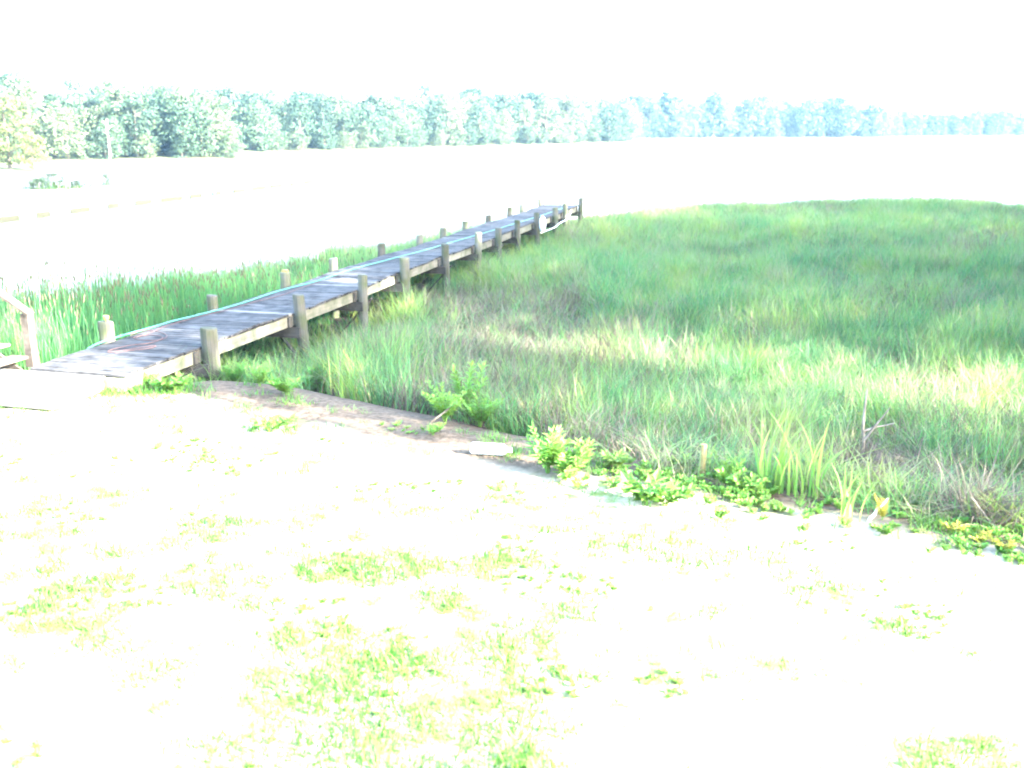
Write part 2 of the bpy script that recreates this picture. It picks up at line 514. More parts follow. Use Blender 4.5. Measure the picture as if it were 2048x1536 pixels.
# low wooden landing at the head of the boardwalk
land = empty('wooden_landing', bw(-.15, -1.3, 0), -HD)
tag(land, 'low sun-bleached plank landing where lawn, stairs and boardwalk meet', 'landing')
lpm = []
for k in range(3):
    mb = MB(); mb.box((0, 0, 0), (3.1 + random.uniform(-.015, .015), .138, .04), chamfer=.006); lpm.append(mb.mesh('plank', M_pale))
for k in range(7):
    link('plank', random.choice(lpm), land, (.28 + random.uniform(-.01, .01), -.08 - .15 * k, -.035 + random.uniform(-.003, .003)), (0, random.uniform(-.003, .003), random.uniform(-.004, .004)))
mb = MB(); mb.box((0, 0, 0), (3.06, .04, .16), chamfer=.004); mb.build('front_board', M_pale, land, loc=(.28, -1.08, -.137))
for x in (-1.24, 1.8):
    mb = MB(); mb.box((0, 0, 0), (.04, 1.0, .16), chamfer=.004); mb.build('side_board', M_pale, land, loc=(x, -.55, -.137))

# stairs climbing to the left from the landing
st = empty('wooden_stairs', bw(-.1, -1.0, -.015), -HD)
tag(st, 'sunlit wooden stairs with sloping handrail climbing away left of the boardwalk', 'stairs')
RUN, RISE = .28, .17
for k in range(6):
    for q in range(2):
        mb = MB(); mb.box((0, 0, 0), (.136, 1.0, .038), chamfer=.006)
        mb.build('tread', M_stair, st, loc=(.03 - RUN * k - .142 * q, -.38 + random.uniform(-.008, .008), RISE * (k + 1) - .02), rot=(0, 0, random.uniform(-.01, .01)))
for y in (-.86, .10):
    mb = MB()
    pts = []
    ang = math.atan2(RISE, RUN)
    L_ = 6 * math.hypot(RISE, RUN)
    mb.box((0, 0, 0), (L_ + .1, .04, .20), chamfer=.004)
    mb.build('stringer', M_stair, st, loc=(-.10 - 3 * RUN, y, 3 * RISE - .10), rot=(0, ang, 0))
for k, (x, h) in enumerate(((.06, .80), (-1.62, 1.82))):
    mb = MB(); mb.box((0, 0, h / 2 - .02), (.125, .125, h), chamfer=.008)
    mb.build('rail_post', M_stair, st, loc=(x, .24, 0))
mb = MB(); ang = math.atan2(RISE, RUN); L_ = 2.15
mb.box((0, 0, 0), (L_, .15, .042), chamfer=.006)
mb.build('handrail', M_stair, st, loc=(.13 - L_ / 2 * math.cos(ang), .24, .83 - .02 + L_ / 2 * math.sin(ang) - .04), rot=(0, ang, 0))
# little block on the first left pile, fender, pole at the far end
p0 = Vector((-(HALF + .125), S_P[0], LTOP[0] + .004))
mb = MB(); mb.tube([(0, 0, 0), (0, 0, .025), (0, 0, .03), (0, 0, .085), (0, 0, .095)], [.028, .028, .046, .05, .04], 12)
mb.build('post_knob', M_block, board, loc=p0)['label'] = 'small pale yellow knob on top of the nearest left pile'
p0 = Vector((-(HALF + .115), S_P[2], LTOP[2] + .004))
mb = MB(); mb.box((0, 0, .03), (.12, .1, .06), chamfer=.01)
mb.build('post_cap', M_block, board, loc=p0)['label'] = 'small pale block on the third left pile'
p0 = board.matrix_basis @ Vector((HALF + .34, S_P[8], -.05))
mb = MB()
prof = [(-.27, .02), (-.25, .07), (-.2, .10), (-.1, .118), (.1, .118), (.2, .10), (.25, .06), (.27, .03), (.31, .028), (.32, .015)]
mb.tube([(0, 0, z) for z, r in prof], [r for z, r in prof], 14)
fd = mb.build('white_oval', M_white, loc=p0, smooth=True)  # white rounded body set beside a far right pile
tag(fd, 'white rounded fender hanging on a far right pile', 'oval')
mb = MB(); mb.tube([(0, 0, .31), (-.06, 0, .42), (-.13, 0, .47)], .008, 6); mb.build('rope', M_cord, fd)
p0 = board.matrix_basis @ Vector((HALF + .1, S_END + .25, 0))
mb = MB(); mb.tube([(0, 0, -2), (.02, 0, -.5), (.0, 0, .45), (.01, 0, .78)], [.03, .028, .024, .02], 8)
tag(mb.build('thin_pole', M_darkpole, loc=p0), 'thin dark pole standing at the far end of the boardwalk', 'pole')
for q, (lat, h) in enumerate(((-.95, .62), (-.35, .6))):
    p0 = board.matrix_basis @ Vector((lat, S_END + .5 + q * .9, 0))
    mb = MB(); mb.tube([(0, 0, -2), (0, .02, h * .5), (.01, .0, h)], [.035, .03, .03], 8)
    tag(mb.build('thin_pole', M_pile, loc=p0), ['slender grey stake left of the boardwalk end', 'slender pale stake behind the middle of the boardwalk end'][q], 'pole')

# hose and cord lie on the planks
def smooth_path(pts, n=8):
    out = []
    P_ = [Vector(p_) for p_ in pts]
    for i in range(len(P_) - 1):
        a = P_[max(i - 1, 0)]; b0 = P_[i]; c0 = P_[i + 1]; d0 = P_[min(i + 2, len(P_) - 1)]
        for k in range(n):
            t = k / n
            out.append(.5 * ((2 * b0) + (c0 - a) * t + (2 * a - 5 * b0 + 4 * c0 - d0) * t * t + (3 * b0 - a - 3 * c0 + d0) * t ** 3))
    out.append(P_[-1])
    return out
def on_deck(pix, r):
    res = []
    for x, y in pix:
        p_ = gpt(x, y, 0.0)
        s_ = (p_ - ORG).dot(D)
        p_.z = sag(s_) + r + .006
        res.append(p_)
    return res
hp = on_deck([(318, 655), (350, 646), (420, 627), (490, 605), (560, 583), (630, 563), (700, 543), (780, 521), (850, 501), (930, 477), (1000, 458), (1050, 442), (1090, 429), (1125, 418)], .017)
e0 = bw(1.15, -HALF - .05, -.25)
p_first = hp[0]
path = smooth_path([e0 + Vector((-.1, -.2, -.5)), e0, bw(1.35, -HALF - .01, .03)] + hp)
mb = MB(); mb.tube(path, .014, 8)
tag(mb.build('garden_hose', M_hose, smooth=True), 'teal garden hose lying the length of the boardwalk', 'hose')
cp = on_deck([(640, 562), (600, 577), (560, 592), (500, 606), (450, 622), (410, 633), (370, 645), (335, 655), (300, 668), (270, 677), (262, 672), (290, 664), (322, 667), (334, 675), (318, 682), (285, 682), (268, 678), (296, 672), (326, 677), (300, 688), (262, 693), (225, 702), (216, 708), (240, 705), (285, 697), (312, 694), (296, 700), (255, 705), (230, 710)], .009)
mb = MB(); mb.tube(smooth_path(cp, 6), .0065, 6)
tag(mb.build('extension_cord', M_cord, smooth=True), 'faded red cord trailing to a loose coil on the near planks', 'cord')
hp2 = [bw(S_P[8] + .3, HALF + .2, -.4), bw(S_P[9] - .6, HALF + .22, -.42), bw(S_P[9] + .1, HALF + .3, -.3), bw(S_P[10] - .4, HALF + .26, -.28), bw(S_P[10] + .5, HALF + .24, -.1)]
mb = MB(); mb.tube(smooth_path(hp2, 6), .02, 6)
tag(mb.build('pale_rope', M_white, smooth=True), 'pale rope slung along the outside of the far right piles', 'rope')

# ------------------------------------------------------------------ scatter tool (stuff)
def proto_collection(name, meshes):
    c = bpy.data.collections.new(name)
    for i, me in enumerate(meshes):
        o = bpy.data.objects.new('%s_%02d' % (name, i), me)
        c.objects.link(o)
    return c
def scatter(name, pts, rot, scl, idx, coll, label, kind='stuff'):
    me = bpy.data.meshes.new(name)
    me.vertices.add(len(pts)); me.vertices.foreach_set('co', np.asarray(pts, np.float32).ravel())
    a = me.attributes.new('rot', 'FLOAT_VECTOR', 'POINT'); a.data.foreach_set('vector', np.asarray(rot, np.float32).ravel())
    a = me.attributes.new('scl', 'FLOAT_VECTOR', 'POINT'); a.data.foreach_set('vector', np.asarray(scl, np.float32).ravel())
    a = me.attributes.new('pick', 'INT', 'POINT'); a.data.foreach_set('value', np.asarray(idx, np.int32))
    me.update()
    o = link(name, me)
    ng = bpy.data.node_groups.new(name, 'GeometryNodeTree')
    ng.interface.new_socket('Geometry', in_out='INPUT', socket_type='NodeSocketGeometry')
    ng.interface.new_socket('Geometry', in_out='OUTPUT', socket_type='NodeSocketGeometry')
    gi = ng.nodes.new('NodeGroupInput'); go = ng.nodes.new('NodeGroupOutput')
    ci = ng.nodes.new('GeometryNodeCollectionInfo')
    ci.inputs['Collection'].default_value = coll
    ci.inputs['Separate Children'].default_value = True
    ci.inputs['Reset Children'].default_value = True
    ip = ng.nodes.new('GeometryNodeInstanceOnPoints')
    ip.inputs['Pick Instance'].default_value = True
    def attr(nm, t):
        n_ = ng.nodes.new('GeometryNodeInputNamedAttribute'); n_.data_type = t
        n_.inputs['Name'].default_value = nm
        return n_.outputs['Attribute']
    ng.links.new(gi.outputs[0], ip.inputs['Points'])
    ng.links.new(ci.outputs[0], ip.inputs['Instance'])
    ng.links.new(attr('pick', 'INT'), ip.inputs['Instance Index'])
    e2r = ng.nodes.new('FunctionNodeEulerToRotation')
    ng.links.new(attr('rot', 'FLOAT_VECTOR'), e2r.inputs[0])
    ng.links.new(e2r.outputs[0], ip.inputs['Rotation'])
    ng.links.new(attr('scl', 'FLOAT_VECTOR'), ip.inputs['Scale'])
    ng.links.new(ip.outputs[0], go.inputs[0])
    md = o.modifiers.new('scatter', 'NODES'); md.node_group = ng
    tag(o, label, kind=kind)
    return o

def blade_strip(mb, base, az, h, lean, w, seg=4, droop=1.8, mi=0, twist=0.0):
    """one grass blade: a tapering strip that leaves the root upright and bows over"""
    dx, dy = math.cos(az), math.sin(az)
    px, py = -dy, dx
    V_ = []; F_ = []
    for i in range(seg + 1):
        t = i / seg
        out_ = lean * h * t ** droop
        z = h * (t - .35 * (lean ** 1.5) * t ** 2.5)
        ww = w * (1 - t ** 1.7) * .5 + w * .03
        c0, s0 = math.cos(twist * t), math.sin(twist * t)
        ax, ay = px * c0 + dx * s0, py * c0 + dy * s0
        x = base[0] + dx * out_; y = base[1] + dy * out_; zz = base[2] + z
        V_.append((x - ax * ww, y - ay * ww, zz)); V_.append((x + ax * ww, y + ay * ww, zz))
    for i in range(seg):
        F_.append((2 * i, 2 * i + 1, 2 * i + 3, 2 * i + 2))
    mb.add(V_, F_, mi)

R = random.Random(11)
def grass_clump(n, rad, h, hv, lean, w, seg=4, mats=None, dead=0.0, droop=1.8):
    mb = MB()
    for i in range(n):
        a = R.uniform(0, 6.283); r = rad * math.sqrt(R.random())
        blade_strip(mb, (r * math.cos(a), r * math.sin(a), -.03), R.uniform(0, 6.283), h * R.uniform(1 - hv, 1 + hv),
                    min(1.2, max(.05, R.gauss(lean, lean * .5))), w * R.uniform(.7, 1.3), seg, droop, 1 if R.random() < dead else 0, R.uniform(-1, 1))
    return mb.mesh('clump', mats)
marsh_protos = proto_collection('marsh_tuft', [grass_clump(70, .30, .72, .35, .55, .011, 5, [M_marsh, M_straw], .05) for _ in range(5)]
                                + [grass_clump(55, .30, .62, .35, .6, .011, 5, [M_marsh, M_straw], .6) for _ in range(2)])
reed_list = []
for k in range(4):
    mb = MB()
    for i in range(26):
        a = R.uniform(0, 6.283); r = .3 * math.sqrt(R.random())
        b0 = (r * math.cos(a), r * math.sin(a), -.03)
        h = R.uniform(.75, 1.35)
        blade_strip(mb, b0, R.uniform(0, 6.283), h, abs(R.gauss(.12, .1)) + .03, R.uniform(.012, .02), 4, 2.2, 0, R.uniform(-1.5, 1.5))
        if i % 13 == 0:
            aa = R.uniform(0, 6.283); hh = h * 1.08
            tip = (b0[0] + .05 * math.cos(aa), b0[1] + .05 * math.sin(aa), hh)
            mb.tube([b0, tip], [.004, .003], 4, True, 0)
            mb.tube([tip, (tip[0] + .01, tip[1], hh + .05), (tip[0] + .02, tip[1], hh + .12)], [.005, .012, .003], 5, True, 1)
    reed_list.append(mb.mesh('reed', [M_reed, M_reedhead]))
reed_protos = proto_collection('reed_tuft', reed_list)

def jgrid(x0, x1, y0, y1, step):
    X, Y = np.meshgrid(np.arange(x0, x1, step), np.arange(y0, y1, step))
    X = X.ravel() + RNG.uniform(-.55, .55, X.size) * step; Y = Y.ravel() + RNG.uniform(-.55, .55, Y.size) * step
    return X, Y
def in_view(X, Y, m_=1.5):
    return (np.abs(X) < .53 * Y + m_ + 2)
def bw_coords(X, Y):
    dx, dy = X - ORG.x, Y - ORG.y
    return dx * D.x + dy * D.y, dx * N.x + dy * N.y

BARE = []
for px, py, er in ((1745, 975, 1.15), (1850, 1000, .8), (1450, 905, .35), (1985, 1045, .4)):
    q_ = gpt(px, py, -.8); BARE.append((q_.x, q_.y, er))
parts = []
for (ya, yb, step) in ((7, 22, .30), (22, 36, .38), (36, 62, .50)):
    X, Y = jgrid(-20, 34, ya, yb, step)
    d = shore_d(X, Y)
    s_, lat = bw_coords(X, Y)
    edge = np.where(inside(MARSH, X, Y), dist_poly(MARSH, X, Y), -1)
    edge = edge + (fbm(X, Y, 4, 51) - .5) * 3.0
    reedzone = (lat < -1.0) & (s_ < 10.5)
    lim = np.where(X < 1.5, .95, .2) + (fbm(X, Y, 1.2, 31) - .5) * 1.1
    under = (np.abs(lat) < 1.0) & (s_ < S_END)
    k = (edge > 0) & (d > lim) & in_view(X, Y) & ~reedzone & (~under | (RNG.random(X.size) < .35))
    for (ex, ey, er) in BARE: k &= (np.hypot((X - ex) / 1.25, Y - ey) > er * (1 + .5 * (fbm(X, Y, .6, 141) - .5)))
    thin = RNG.random(X.size) < np.clip(.35 + edge * .35, .3, 1) * np.clip((fbm(X, Y, .8, 161, 2) - .18) * 4, .25, 1)
    k &= thin
    X, Y = X[k], Y[k]
    hgt = .30 + .75 * fbm(X, Y, 3.2, 41) + .55 * fbm(X, Y, .9, 45, 2) + .15 * RNG.random(X.size)
    # the grass is lower right beside the bank and out at the fringe
    hgt *= np.where(X < 1.5, .66, .46) + np.where(X < 1.5, .34, .54) * sstep(.5, 2.6, d[k])
    hgt *= np.where((lat[k] > .8) & (lat[k] < 2.2) & (s_[k] < 9), .62, 1)
    hgt *= np.where(lat[k] < -1, 1.15, .6 + .4 * sstep(0, 4, edge[k]))
    ul = under[k]; hgt[ul] *= .6
    sc = (step / .30) ** .6
    scl = np.stack([np.full(X.size, sc) * RNG.uniform(.85, 1.25, X.size), np.full(X.size, sc) * RNG.uniform(.85, 1.25, X.size), hgt * RNG.uniform(.85, 1.2, X.size)], 1)
    rot = np.stack([RNG.normal(0, .10, X.size) + (vnoise(X, Y, 1.1, 151) - .5) * .9, RNG.normal(0, .10, X.size) + (vnoise(X, Y, 1.1, 152) - .5) * .9, RNG.uniform(0, 6.283, X.size)], 1)
    dry = fbm(X, Y, 5.0, 61) + .12 * RNG.normal(0, 1, X.size) + .2 * np.exp(-((X + .3) / 3.2) ** 2 - ((Y - 19) / 4.5) ** 2)
    idx = np.where(dry > .62, RNG.integers(5, 7, X.size), RNG.integers(0, 5, X.size))
    parts.append((np.stack([X, Y, ground_z(X, Y)], 1), rot, scl, idx))
scatter('marsh_grass', np.concatenate([q[0] for q in parts]), np.concatenate([q[1] for q in parts]), np.concatenate([q[2] for q in parts]), np.concatenate([q[3] for q in parts]), marsh_protos, 'deep green marsh grass filling the shaded flat beyond the bank')
print('marsh', sum(len(q[0]) for q in parts))

X, Y = jgrid(-22, -1, 14, 34, .27)
d = shore_d(X, Y); s_, lat = bw_coords(X, Y)
edge = np.where(inside(MARSH, X, Y), dist_poly(MARSH, X, Y), -1) + (fbm(X, Y, 3, 71) - .5) * 2
k = (edge > 0) & (d > .5) & (lat < -1.08) & (s_ < 13 + RNG.normal(0, 2.2, X.size)) & in_view(X, Y, 3) & (RNG.random(X.size) < np.clip(.12 + edge * .45, 0, 1))
X, Y = X[k], Y[k]
h = .62 + .5 * fbm(X, Y, 1.6, 81) + .32 * RNG.random(X.size) ** 2
h += .45 * (RNG.random(X.size) < .07)
h *= 1 - .22 * sstep(5, 14, s_[k])
scatter('tall_reeds', np.stack([X, Y, ground_z(X, Y)], 1), np.stack([RNG.normal(0, .05, X.size), RNG.normal(0, .05, X.size), RNG.uniform(0, 6.28, X.size)], 1),
        np.stack([np.ones(X.size), np.ones(X.size), h], 1), RNG.integers(0, 4, X.size), reed_protos, 'tall upright green reeds left of the boardwalk')

# lawn grass
lawn_protos = proto_collection('lawn_tuft', [grass_clump(20, .07, .075, .45, .7, .007, 3, [M_lawn, M_straw], .05) for _ in range(5)])
X, Y = jgrid(-9, 9, 4.2, 14.6, .075)
d = shore_d(X, Y)
dens = fbm(X, Y, 1.5, 91, 4) * .45 + fbm(X, Y * 1.7, .5, 95, 2) * .55
# the worn sandy track runs diagonally across the lawn
tr = np.abs(Y - (10.4 - .45 * X))
worn = 1 - .75 * np.exp(-((Y - (9.9 - .30 * X)) / 1.3) ** 2)
near = sstep(13, 6.5, Y)
edgegrass = np.exp(-((d + .25) / .3) ** 2) * (1 - .92 * sstep(-4.9, -4.3, X) * sstep(-.2, -.9, X))
worn = worn * (1 - .95 * sstep(-4.9, -4.2, X) * sstep(-.2, -1.0, X) * sstep(-1.1, -.6, d))
left = sstep(2.5, -3.5, X)
pr = np.clip((dens - .39 + .08 * left) * 3.6, 0, .85) * worn * (.25 + .75 * near) + .55 * edgegrass * (dens > .36)
k = (d < .25) & (RNG.random(X.size) < pr) & (np.abs(X) < .58 * Y + .6)
X, Y = X[k], Y[k]
sc = .75 + .8 * np.clip((dens[k] - .40 + .10 * left[k]) * 3, 0, 1) + .5 * RNG.random(X.size) + .6 * edgegrass[k]
scatter('lawn_grass', np.stack([X, Y, ground_z(X, Y)], 1), np.stack([RNG.normal(0, .15, X.size), RNG.normal(0, .15, X.size), RNG.uniform(0, 6.28, X.size)], 1),
        np.stack([sc, sc, sc * RNG.uniform(.7, 1.3, X.size)], 1), RNG.integers(0, 5, X.size), lawn_protos, 'sparse sun-bleached grass tufts over the worn lawn')
print('lawn', len(X))

# ------------------------------------------------------------------ broadleaf weeds
def leaf_face(mb, base, direction, up, L_, W_, mi=0):
    d0 = direction.normalized(); sd0 = d0.cross(up)
    sd0 = sd0.normalized() if sd0.length > 1e-4 else d0.orthogonal().normalized()
    nn = sd0.cross(d0)
    b0 = Vector(base)
    mid = b0 + d0 * L_ * .45 - nn * W_ * .12
    tip = b0 + d0 * L_ - nn * L_ * .18
    mb.add([b0, b0 + d0 * L_ * .4 + sd0 * W_ * .5 + nn * W_ * .1, tip, b0 + d0 * L_ * .4 - sd0 * W_ * .5 + nn * W_ * .1, mid], [(0, 4, 1), (1, 4, 2), (2, 4, 3), (3, 4, 0)], mi)
def weed_meshes(stems, h, spread, L_, W_, pinnate=True, seed=0):
    rr = random.Random(seed)
    sm = MB(); lm = MB()
    for i in range(stems):
        a = rr.uniform(0, 6.283); le = spread * rr.uniform(.2, 1.0); hh = h * rr.uniform(.6, 1.1)
        pts = [Vector((.02 * math.cos(a), .02 * math.sin(a), -.03))]
        for k in range(1, 5):
            t = k / 4
            pts.append(Vector((le * math.cos(a) * t ** 1.4, le * math.sin(a) * t ** 1.4, hh * t)))
        sm.tube(pts, [.006, .005, .004, .003, .002], 5)
        n = int(5 + 8 * hh / .5)
        for k in range(n):
            t = .25 + .75 * k / (n - 1)
            x = t * 4; j = min(3, int(x)); p_ = pts[j].lerp(pts[j + 1], x - j)
            ax = (pts[j + 1] - pts[j]).normalized()
            for sgn in (-1, 1):
                aa = a + sgn * rr.uniform(.7, 1.5) + (k % 2) * 1.2
                dd = Vector((math.cos(aa), math.sin(aa), rr.uniform(.0, .6))).normalized() * .8 + ax * .4
                sc = rr.uniform(.7, 1.2) * (1.1 - .5 * abs(t - .55))
                leaf_face(lm, p_, dd, Vector((0, 0, 1)), L_ * sc, W_ * sc)
        leaf_face(lm, pts[-1], (pts[-1] - pts[-2]) + Vector((0, 0, .02)), Vector((math.cos(a + 1.5), math.sin(a + 1.5), 0)), L_ * .8, W_ * .8)
    return sm, lm
WEED = {}
for nm, args in {'bushy': (14, .42, .34, .15, .055), 'tall': (10, .75, .30, .14, .05), 'low': (9, .2, .26, .12, .06), 'rosette': (7, .16, .24, .15, .04), 'shrub': (22, .62, .5, .12, .05)}.items():
    WEED[nm] = []
    for q in range(2):
        sm, lm = weed_meshes(*args, seed=100 + q + len(nm) * 7)
        WEED[nm].append((sm, lm))
wc = {}
def weed(kind, px, py, label, scale=1.0, mat=None, group=None, xy=None):
    mat = mat or M_weed
    key = (kind, mat.name, R.randrange(2))
    if key not in wc:
        sm, lm = WEED[kind][key[2]]
        wc[key] = (sm.mesh('stem', M_weed), lm.mesh('foliage', mat))
    if xy is None:
        z = -.5
        for _ in range(5):
            p_ = gpt(px, py, z); z = gz(p_.x, p_.y)
    else:
        p_ = Vector((xy[0], xy[1], 0)); z = gz(*xy)
    o = empty('weed_plant', (p_.x, p_.y, z), R.uniform(0, 6.28))
    o.scale = (scale, scale, scale)
    link('stem', wc[key][0], o); link('foliage', wc[key][1], o)
    tag(o, label, 'plant', group)
    return o
G1 = 'leafy weeds along the bank'
weed('bushy', 1095, 945, 'bright lime leafy bush just right of the white bottle', 1.0, None, G1)
weed('bushy', 1150, 950, 'lime leafy weed at the right side of the bush beside the bottle', .8, None, G1)
weed('low', 1130, 960, 'low lime weed at the lawn foot of the bush beside the bottle', 1.1, None, G1)
weed('low', 1290, 1008, 'dark-hearted leafy weed clump alone on the pale lawn edge', 1.35, None, G1)
weed('low', 1330, 1012, 'small weed at the right end of the lone lawn-edge clump', 1.0, None, G1)
weed('low', 1230, 935, 'green weed in shade right of the lime bush', .8, None, G1)
weed('low', 1320, 925, 'shaded leafy weed beside the short leaning stick', .9, None, G1)
weed('low', 1370, 945, 'low shaded weed left of the pale upright stake', .8, None, G1)
weed('bushy', 1455, 975, 'sunlit leafy weed between the stake and the sword leaves', .6, None, G1)
weed('low', 1490, 985, 'low sunlit weed at the left foot of the sword leaves', .8, None, G1)
weed('rosette', 540, 864, 'small spiky green plant alone on the sandy ground', 1.25, None, G1)
weed('shrub', 890, 845, 'bright green leafy shrub behind the leaning stick', .7, None, G1)
weed('shrub', 960, 855, 'green leafy shrub at the marsh edge above the white bottle', .65, None, G1)
weed('tall', 930, 842, 'tall yellow-tipped weed rising from the shrub behind the leaning stick', .95, None, G1)
weed('shrub', 730, 790, 'rounded green shrub where the sandy bank meets the marsh', .85, None, G1)
weed('shrub', 800, 805, 'green shrub at the marsh edge left of the leaning stick', .75, None, G1)
weed('bushy', 640, 775, 'yellow-green weed beside the second right pile', 1.0, None, G1)
weed('shrub', 470, 765, 'leafy vine-like weed against the nearest right pile', .5, None, G1)
weed('bushy', 520, 775, 'green weed spreading between the first two right piles', .6, None, G1)
weed('low', 575, 790, 'low green weed at the top of the sandy bank', 1.1, None, G1)
weed('bushy', 395, 765, 'leafy weed under the deck left of the nearest right pile', .7, None, G1)
weed('low', 345, 785, 'sunlit pale weed below the front corner of the boardwalk', 1.1, None, G1)
weed('low', 300, 778, 'small weed tucked under the boardwalk front corner', .8, None, G1)
weed('low', 1905, 1065, 'yellow-leaved weed on the right lawn edge before the twigs', .45, M_yellow, G1)
weed('low', 1960, 1085, 'yellow-leaved weed near the right frame edge', .4, M_yellow, G1)
weed('tall', 1765, 1040, 'yellow and orange leaved sprig beside the broken white stick', .3, M_yellow, G1)
weed('low', 2015, 1105, 'yellowing weed lowest on the right lawn edge', .5, M_yellow, G1)
for px, py, nm in ((865, 870, 'small weed seedling near the foot of the leaning stick'),):
    weed('low', px, py, nm, .6, None, G1)

# leafy ground cover along the lawn edge
gc_list = []
for q in range(4):
    sm, lm = weed_meshes(6, .11, .13, .075, .05, seed=300 + q)
    gc_list.append(lm.mesh('cover', M_weed))
gc = proto_collection('cover_tuft', gc_list)
X, Y = jgrid(.2, 9, 6, 12, .10)
d = shore_d(X, Y)
band = .6 * np.exp(-((d + .35) / .45) ** 2) * sstep(.3, 1.8, X)
k = (RNG.random(X.size) < band * np.clip((fbm(X, Y, .8, 111) - .3) * 3.5, .1, 1)) & (np.abs(X) < .58 * Y + .5)
# scattered patches on the lawn too
X2, Y2 = jgrid(-7, 7, 4.6, 12.5, .09)
p2 = fbm(X2, Y2, .75, 121, 3)
k2 = (p2 > .645) & (RNG.random(X2.size) < .45) & (shore_d(X2, Y2) < -.2)
X = np.concatenate([X[k], X2[k2]]); Y = np.concatenate([Y[k], Y2[k2]])
sc = RNG.uniform(.35, .75, X.size); sc[k.sum():] *= .5
scatter('ground_cover', np.stack([X, Y, ground_z(X, Y)], 1), np.stack([RNG.normal(0, .1, X.size), RNG.normal(0, .1, X.size), RNG.uniform(0, 6.28, X.size)], 1),
        np.stack([sc] * 3, 1), RNG.integers(0, 4, X.size), gc, 'low leafy ground cover creeping over the lawn edge')

# sword-leaved clumps
def sword(px, py, n, h, label, seed):
    rr = random.Random(seed)
    z = -.6
    for _ in range(5):
        p_ = gpt(px, py, z); z = gz(p_.x, p_.y)
    o = empty('sword_leaf_plant', (p_.x, p_.y, z))
    for i in range(n):
        mb = MB()
        a = rr.uniform(0, 6.283); r = .16 * math.sqrt(rr.random())
        blade_strip(mb, (r * math.cos(a), r * math.sin(a), -.04), rr.uniform(0, 6.283), h * rr.uniform(.6, 1.1), abs(rr.gauss(.3, .2)) + .05, rr.uniform(.022, .036), 8, 2.6, 0, rr.uniform(-.6, .6))
        mb.build('leaf', M_blade, o)
    tag(o, label, 'plant', 'sword-leaved marsh plants')
sword(1545, 985, 18, 1.05, 'arching sword-leaved plant left of the forked dead branch', 1)
sword(1605, 995, 16, .98, 'sword-leaved plant just right of the largest arching one', 2)
sword(1690, 1035, 9, .62, 'bright narrow sword leaves at the lawn edge below the forked branch', 3)
sword(1835, 1020, 7, .5, 'pale fan of sword leaves among the brown twigs', 4)
sword(1430, 955, 6, .55, 'thin sword leaves behind the pale upright stake', 5)

# ------------------------------------------------------------------ sticks and litter
def ground_at(px, py, z=-.6):
    for _ in range(6):
        p_ = gpt(px, py, z); z = gz(p_.x, p_.y)
    p_.z = z
    return p_
def stick(name, base_px, tip_off, rad, label, mat=M_stick, cat='stick', branches=(), z=None):
    p_ = ground_at(*base_px)
    if z is not None: p_.z = z
    rr = random.Random(int(base_px[0]))
    tip = Vector(tip_off)
    pts = []
    for k in range(7):
        t = k / 6
        pts.append(tip * t + Vector((rr.uniform(-1, 1), rr.uniform(-1, 1), rr.uniform(-1, 1))) * (.004 if cat == 'stake' else .018) * math.sin(math.pi * t))
    pts[0] = Vector((0, 0, -.08)) - tip.normalized() * .03
    mb = MB(); mb.tube(pts, [rad * (1 - (.1 if cat == 'stake' else .6) * k / 6) for k in range(7)], 7)
    o = mb.build(name, mat, loc=p_)
    for (t, off, r) in branches:
        s0 = tip * t; off = Vector(off)
        mb = MB(); mb.tube([s0 - off * .02, s0 + off * .35 + Vector((.01, 0, .02)), s0 + off * .7, s0 + off], [r, r * .85, r * .6, r * .35], 6)
        mb.build('twig', mat, o)
    tag(o, label, cat)
    return o
stick('dead_branch', (1722, 935), (.06, .2, 1.05), .03, 'upright forked dead branch rising from the brown brush', cat='branch', branches=((.33, (.34, .05, .46), .022), (.46, (.42, .05, .10), .016)))
stick('leaning_stick', (850, 852), (.42, .35, .22), .017, 'bare pale stick leaning out over the sandy bank')
stick('short_stick', (1272, 912), (.25, .2, .10), .02, 'short pale stick leaning among the shaded weeds')
stick('wooden_stake', (1404, 958), (.01, .02, .38), .034, 'pale yellow upright stake at the lawn edge', M_block, 'stake')
stick('thin_stick', (1815, 975), (.28, .35, .55), .016, 'thin grey stick slanting right of the forked branch')
stick('white_stick', (1735, 1045), (.22, .12, .2), .02, 'sun-bleached broken stick poking over the right lawn edge', M_snag)
stick('grey_stick', (1995, 1062), (-.22, .15, .28), .015, 'grey stick leaning left near the right frame edge')
stick('twig', (1985, 1058), (.35, .2, .10), .011, 'thin twig lying flat near the right frame edge')
stick('driftwood_stick', (1440, 915), (.5, .25, .12), .014, 'grey driftwood stick behind the pale upright stake')
stick('driftwood_stick', (1650, 935), (.95, .1, .03), .016, 'long driftwood stick lying across the foot of the forked branch')
# dead brush heap under the forked branch, and behind the stake
bm_ = []
for q in range(3):
    mb = MB()
    for i in range(34):
        a = R.uniform(0, 6.283); r = .25 * math.sqrt(R.random())
        blade_strip(mb, (r * math.cos(a), r * math.sin(a), R.uniform(0, .05)), R.uniform(0, 6.283), R.uniform(.3, .65), R.uniform(.7, 1.2), R.uniform(.006, .014), 4, 1.2, 0, R.uniform(-2, 2))
    bm_.append(mb.mesh('brush', M_straw))
bp = proto_collection('brush_tuft', bm_)
pts = []
for (px, py, sx, sy, n) in ((1740, 965, 1.0, .7, 60), (1850, 985, .7, .6, 34), (1450, 905, .55, .4, 22), (1990, 1050, .6, .5, 24), (930, 885, .45, .3, 12), (1600, 960, .6, .4, 16)):
    c0 = ground_at(px, py)
    for i in range(n): pts.append((c0.x + R.gauss(0, sx * .5), c0.y + R.gauss(0, sy * .5)))
